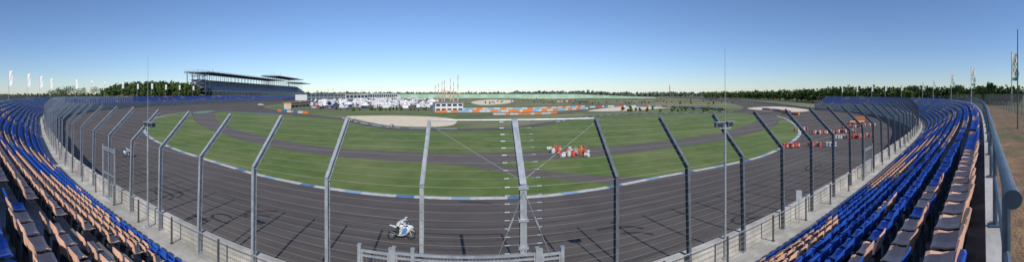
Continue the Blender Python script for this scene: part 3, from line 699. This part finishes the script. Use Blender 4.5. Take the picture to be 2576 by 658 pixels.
barrier([(1483,271),(1550,268.5),(1650,269),(1750,273),(1822,277)],1.3,[M_wd,M_blue,M_rd,M_wd,M_blue],"white blue and red tyre barrier by the gravel")
barrier([(700,280),(735,283),(775,286)],1.3,[M_orange,M_blue,M_wd],"orange blue and white tyre barrier at chicane")
barrier([(1918,276),(1950,279),(1992,285)],1.4,[M_blue,M_rd,M_wd,M_orange],"blue red and white tyre barrier on bend")
barrier([(1968,286),(1990,287.5),(2010,289)],1.1,[M_orange,M_rd],"low orange red tyre barrier beside the track")
barrier([(1400,256),(1440,255.5),(1480,257)],1.6,[M_wd,M_rd],"distant white and red tyre barrier")
barrier([(1240,288.5),(1330,288),(1400,285)],.9,[M_wd,M_orange],"low white and orange barrier on meadow")
P=[G(*p) for p in catmull([(1735,243.2),(1765,244.7),(1855,252),(1955,263.2),(2050,275)],8)]
P=resample(P,10)
b=MB()
for i in range(len(P)-1):
    d=P[i+1]-P[i]; c=(P[i]+P[i+1])/2; mx=Matrix.Translation((c.x,c.y,0))@Matrix.Rotation(math.atan2(d.y,d.x),4,'Z'); b.box((0,0,.6),(d.length,.3,1.2),M_conc2,mx)
obj("track_wall",b.mesh("track_wall"),label="low pale concrete wall along the track edge",cat="wall")
b=MB(); b.box((0,0,2.6),(.14,.14,5.2),M_galvd); b.tube((0,0,5.2),(-1.2,0,6.4),.06,M_galvd,6); 
for z in(1.6,2.4,3.2,4.0,4.8): b.tube((0,0,z),(0,10,z),.03,M_galvd,4,cap=False)
wp=b.mesh("debris_fence_post")
for i in range(len(P)-1):
    d=P[i+1]-P[i]; obj("debris_fence_post",wp,loc=P[i],rot=(0,0,math.atan2(d.y,d.x)-math.pi/2),label="tall dark debris fence post behind the wall",cat="fence post",group="debris fence posts")
# ------------------------------------------------ main grandstand
g=bpy.data.objects.new("grandstand",None); COL.objects.link(g); g.location=(-330,243,0); g.rotation_euler=(0,0,math.atan2(.934,-.358)); g["label"]="large covered grandstand with dark cantilever roof and pale tiers"; g["category"]="grandstand"
LEN=500
steps=[]
for i in range(24): steps+=[(9+i*1.0,15.5+i*.66),(10+i*1.0,15.5+i*.66)]
b=MB()
for x0,x1 in[(14+i*27,14+i*27+25.4) for i in range(18)]:
    for p,q in zip(steps,steps[1:]): b.face([(x0,p[0],p[1]),(x1,p[0],p[1]),(x1,q[0],q[1]),(x0,q[0],q[1])],M_tier)
    b.face([(x1,9,15.1),(x1+1.6,9,15.1),(x1+1.6,33,30.9),(x1,33,30.9)],M_conc2)
obj("upper_tier",b.mesh("upper_tier"),parent=g)
b=MB(); b.box((LEN/2+7,9,12.2),(LEN-16,.4,6.4),M_glass); b.box((LEN/2+7,8.5,15.6),(LEN-14,1.0,.8),M_white); b.box((LEN/2+7,8.6,9.4),(LEN-14,1.2,.7),M_white)
for x in range(16,LEN,12): b.box((x,8.6,12.4),(.5,.5,5.6),M_white)
obj("lounge_front",b.mesh("lounge_front"),parent=g)
b=MB(); b.box((LEN/2+7,33.5,16),(LEN-14,.6,31),M_dwall); obj("back_wall",b.mesh("back_wall"),parent=g)
M_rt=mat("roof_top",(.35,.37,.39),.6)
def roof(x0,x1,z):
    b=MB(); n=int((x1-x0)/12)
    b.face([(x0,-4,z),(x1,-4,z),(x1,36,z+2.4),(x0,36,z+2.4)][::-1],M_roof); b.face([(x0,-4,z+.9),(x1,-4,z+.9),(x1,36,z+3.2),(x0,36,z+3.2)],M_rt)
    b.face([(x0,-4,z),(x1,-4,z),(x1,-4,z+.9),(x0,-4,z+.9)],M_dwall); b.face([(x0,-4,z),(x0,-4,z+.9),(x0,36,z+3.2),(x0,36,z+2.4)],M_dwall); b.face([(x1,-4,z),(x1,-4,z+.9),(x1,36,z+3.2),(x1,36,z+2.4)],M_dwall)
    r=obj("roof",b.mesh("roof"),parent=g)
    for i in range(n+1):
        b=MB(); x=x0+(x1-x0)*i/n; b.box((x,16,z+.8),(.4,40,.9),M_galvd)
        b.tube((x,14,z+1.8),(x,14,z+5.0),.18,M_galvd,4); b.tube((x,14,z+5.0),(x,-3,z+1.0),.1,M_galvd,3); b.tube((x,14,z+5.0),(x,34,z+3.2),.1,M_galvd,3)
        obj("roof_truss",b.mesh("roof_truss"),parent=r)
        b=MB(); b.tube((x,31,0),(x,31,z+2),.4,M_galvd,6); obj("column",b.mesh("column"),parent=r)
        b=MB(); b.tube((x,20,22.5),(x,20,z+1.2),.25,M_galvd,6); obj("column",b.mesh("column"),parent=r)
roof(0,285,38.2); roof(255,430,46.5); roof(415,500,38.5)
b=MB()
for lv in range(7):
    z=5+lv*5.0; b.box((5,16,z),(10,30-lv*1.5,.35),M_dwall)
    b.tube((0,2+lv,z+1.1),(10,2+lv,z+1.1),.07,M_galv,4)
    if lv<6:
        b.tube((1,6 if lv%2 else 24,z),(1,24 if lv%2 else 6,z+5),.3,M_galv,4); b.tube((9,24 if lv%2 else 6,z),(9,6 if lv%2 else 24,z+5),.3,M_galv,4)
for x in(0,10):
    for y in(2,11,20,30): b.tube((x,y,0),(x,y,38),.28,M_galvd,6)
obj("stair_tower",b.mesh("stair_tower"),parent=g)
b=MB(); b.face([(13.9,9,15.2),(13.9,33,31),(13.9,33,27),(13.9,9,11.5)],M_white); obj("side_wall",b.mesh("side_wall"),parent=g)
for x in(30,262,300,350,430,470):
    b=MB(); b.tube((x,10,38),(x,10,58 if 250<x<440 else 46),.15,M_galvd,4); obj("roof_mast",b.mesh("roof_mast"),parent=g)
# ------------------------------------------------ buildings
def building(name,px0,px1,yb,h,dep,label,m,floors=2,bays=10,roofm=None,cat="building"):
    a=G(px0,yb[0]);c=G(px1,yb[1]); d=c-a; Lb=d.length; o=bpy.data.objects.new(name,None); COL.objects.link(o); o.location=a; o.rotation_euler=(0,0,math.atan2(d.y,d.x)); o["label"]=label; o["category"]=cat
    b=MB(); b.box((Lb/2,dep/2,h/2),(Lb,dep,h),m); obj("wall",b.mesh("wall"),parent=o)
    b=MB(); b.box((Lb/2,dep/2,h+.2),(Lb+1.0,dep+1.0,.4),roofm or M_dwall); b.box((Lb*.7,dep/2,h+.8),(Lb*.12,dep*.3,.8),M_dwall); obj("roof",b.mesh("roof"),parent=o)
    for fl_ in range(floors):
        fh=h/floors
        for i in range(bays):
            b=MB(); b.box((Lb*(i+.5)/bays,-.02,fh*(fl_+.52)),(Lb/bays*.72,.1,fh*.5),M_glass); obj("window",b.mesh("window"),parent=o)
    return o
building("pit_building",772,945,(252.5,247.0),11,25,"long white pit building with dark glazed bays",M_pw,2,24)
tbd=building("timing_building",732,778,(274.5,271),4.6,6,"small flat roofed house with orange upper storey",M_conc2,1,5)
a=G(732,274.5); c=G(778,271); Lb=(c-a).length; b=MB(); b.box((Lb/2,2.9,3.7),(Lb+.2,6.3,1.7),M_beige); obj("upper_storey",b.mesh("upper_storey"),parent=tbd,label="orange clad upper storey")
building("control_building",1095,1165,(282,281),5.6,7,"white two storey container building beside the track",M_pw,2,5)
building("race_tower",925,1000,(247.5,246.5),14,30,"white low hall behind the paddock",M_pw,1,14)
building("paddock_hall",870,925,(249.5,248.5),12,20,"yellow roofed hall behind the paddock",M_pw,1,6,M_yel)
building("office_block",620,660,(253,252.5),6,10,"low white office block near start straight",M_pw,1,6)
for x,t in((1095,214),(1103,210),(1112,205),(1118,202),(1133,197),(1141,206),(1152,188)):
    q=G(x,272 if x<1150 else 279); d=math.hypot(q.x,q.y); h=(HY-t)/FP*d+EYE; b=MB(); n=8
    for i in range(n): b.tube((0,0,h*i/n),(0,0,h*(i+1)/n),.30-.012*i,M_rd if i%2 else M_wd,6)
    obj("banded_mast",b.mesh("banded_mast"),loc=(q.x,q.y,0),label="tall red and white banded mast by paddock",cat="mast",group="red and white masts")
b=MB(); b.tube((0,0,0),(-12,0,12),.35,M_orange,5); b.tube((-12,0,12),(3,0,9),.25,M_orange,5); b.box((0,0,1.2),(5,2.5,1.8),M_orange); b.box((1.8,0,2.6),(1.4,2.2,1.2),M_glass)
for x in(-1.6,1.6):
    for y in(-1.2,1.2): b.tube((x,y-.2,.5),(x,y+.2,.5),.5,M_black,10)
q=G(1150,262); obj("mobile_crane",b.mesh("mobile_crane"),loc=(q.x,q.y,0),scale=(1.3,1.3,1.3),label="orange mobile crane with folded boom in paddock",cat="crane")
b=MB(); b.tube((0,0,0),(0,0,11),.12,M_galv,6,.07); b.box((0,0,11),(1.8,.3,.25),M_galvd); lpm2=b.mesh("floodlight_pole")
for x,y in((826,258),(838,262),(876,252),(910,256),(960,250),(1010,252),(1050,254),(1180,252),(1230,258),(1380,250),(1530,252),(1790,249),(1640,249),(1450,248),(1330,249)):
    q=G(x,y); obj("floodlight_pole",lpm2,loc=q,scale=(1,1,1.5),label="slim grey floodlight pole beside the circuit",cat="lamp post",group="floodlight poles")
b=MB(); N=60; M_wallp=mat("green_wall_pale",(.38,.52,.38),.9)
def wh_(i): return 2+10.6*min(1,i/5,(N-i)/14)
for i in range(N):
    a0=(770+(1650-770)*i/N-HX)/FP; a1=(770+(1650-770)*(i+1)/N-HX)/FP
    P0=lambda a,r,z:(r*math.sin(a),r*math.cos(a),z)
    b.face([P0(a0,1050,1.5),P0(a1,1050,1.5),P0(a1,1075,wh_(i+1)),P0(a0,1075,wh_(i))],M_wall if i%3 else M_wallp); b.face([P0(a0,1075,wh_(i)),P0(a1,1075,wh_(i+1)),P0(a1,1120,0),P0(a0,1120,0)],M_field)
    b.face([P0(a0,1048,0),P0(a1,1048,0),P0(a1,1050,1.5),P0(a0,1050,1.5)],M_wallp)
obj("banked_track_wall",b.mesh("banked_track_wall"),label="long pale green banking wall across the far circuit",cat="wall")
b=MB(); n=9
for i in range(n): b.tube((0,0,150*i/n),(0,0,150*(i+1)/n),9-.5*i,M_rd if i%2 else M_wd,14,8.5-.5*i)
obj("chimney",b.mesh("chimney"),loc=tuple(POL(1685,4200)),scale=(1,1,.92),label="distant red and white banded industrial chimney",cat="chimney")
# ------------------------------------------------ vegetation
def leaves(b,c,rx,rz,n,s,m):
    for _ in range(n):
        while True:
            v=Vector((U(-1,1),U(-1,1),U(-1,1)))
            if .25<v.length<1: break
        lump=1+.35*mnoise.noise(v*2.3+Vector(c)*.37)
        p=Vector(c)+Vector((v.x*rx,v.y*rx,v.z*rz))*lump
        a=Vector((U(-1,1),U(-1,1),U(-.6,1))).normalized(); t=a.orthogonal().normalized(); u=a.cross(t); q=s*U(.6,1.4)
        b.face([p-t*q-u*q*.6,p+t*q-u*q*.6,p+t*q*.7+u*q,p-t*q*.6+u*q*.8],m)
def wood(name,pts,hr,m,n,s,label,zf=lambda p:0):
    b=MB()
    for p in pts:
        h=U(*hr); z0=zf(p); leaves(b,(p[0],p[1],z0+h*.58),h*.24,h*.42,n,s,m)
        b.tube((p[0],p[1],z0),(p[0],p[1],z0+h*.5),.2,M_bark,3,cap=False)
    return obj(name,b.mesh(name),kind="stuff",label=label,cat="trees")
pts=[]
for i in range(1250):
    a=U(.59,1.56); d0=330 if a>1.0 else 330+(1.0-a)/.41*560
    d=d0+abs(random.gauss(0,1))*70; pts.append((d*math.sin(a),d*math.cos(a)))
wood("pine_wood",pts,(14,20.5),M_leaf,36,1.15,"dense dark green wood beyond the terrace")
hq=POL(392,455); HC=Vector((hq.x,hq.y,0))
def hz(p):
    r=math.hypot((p[0]-HC.x)/85,(p[1]-HC.y)/85); return 13*max(0,1-r**3) if r<1 else 0
pts=[]
while len(pts)<420:
    p=(HC.x+U(-80,80),HC.y+U(-80,80))
    if math.hypot(p[0]-HC.x,p[1]-HC.y)<78: pts.append(p)
wood("hill_wood",pts,(13,17),M_leaf,36,1.1,"dense wood on top of the low hill",hz)
b=MB()
for i in range(6):
    for j in range(24):
        def hp(i,j):
            r=i/6*85; t=2*math.pi*j/24; return (HC.x+r*math.cos(t),HC.y+r*math.sin(t),13*(1-(i/6)**3))
        b.face([hp(i,j),hp(i+1,j),hp(i+1,j+1),hp(i,j+1)],M_soil)
obj("hill_ground",b.mesh("hill_ground"),kind="structure")
pts=[]
for i in range(420):
    a=U(-1.57,-.93); d=U(450,620); pts.append((d*math.sin(a),d*math.cos(a)))
wood("far_wood",pts,(9,13.5),M_leaf,22,1.3,"belt of trees behind the far terrace")
pts=[]
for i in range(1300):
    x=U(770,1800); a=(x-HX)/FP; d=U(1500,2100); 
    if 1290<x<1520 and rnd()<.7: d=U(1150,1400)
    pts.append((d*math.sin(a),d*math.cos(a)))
wood("distant_tree_belt",pts,(14,26),M_leaff,14,4.2,"distant tree belt with painted-in haze along the horizon")
pts=[G(U(1180,1850),U(246,262)) for _ in range(150)]+[G(U(800,1090),U(276,279)) for _ in range(30)]+[G(U(1560,1830),U(276,281)) for _ in range(30)]
wood("scrub_bushes",[(p.x,p.y) for p in pts],(1.0,2.8),M_scrub,20,.6,"scattered low scrub on the infield")
def tree(loc,h,cw):
    o=bpy.data.objects.new("broadleaf_tree",None); COL.objects.link(o); o.location=loc; o["label"]="broad green tree with loose crown behind the terrace"; o["category"]="tree"; o["group"]="trees behind the terrace"
    b=MB(); b.tube((0,0,0),(0,.1,h*.45),.22,M_bark,7,.14)
    tips=[]
    for i in range(6):
        t=i*1.05+U(0,.5); q=(cw*.55*math.cos(t),cw*.55*math.sin(t),h*U(.55,.85)); b.tube((0,.1,h*U(.3,.45)),q,.08,M_bark,5,.03); tips.append(q)
    obj("trunk",b.mesh("trunk"),parent=o)
    b=MB()
    for q in tips+[(0,0,h*.85)]: leaves(b,q,cw*.48,h*.17,70,.26,M_leaf)
    obj("crown",b.mesh("crown"),parent=o)
for x,d,h,cw in((2490,75,5.2,1.6),(2470,100,5,2.0),(2410,150,7,3),(2300,190,8,3.5),(2200,215,8,4),(150,240,13,6),(165,250,14,6),(182,255,15,7),(205,260,13,6),(135,230,11,5),(240,330,16,6),(2350,180,7,3)):
    zb=8.0 if d<200 else 3.0
    q=POL(x,d,zb); tree(tuple(q),h,cw)
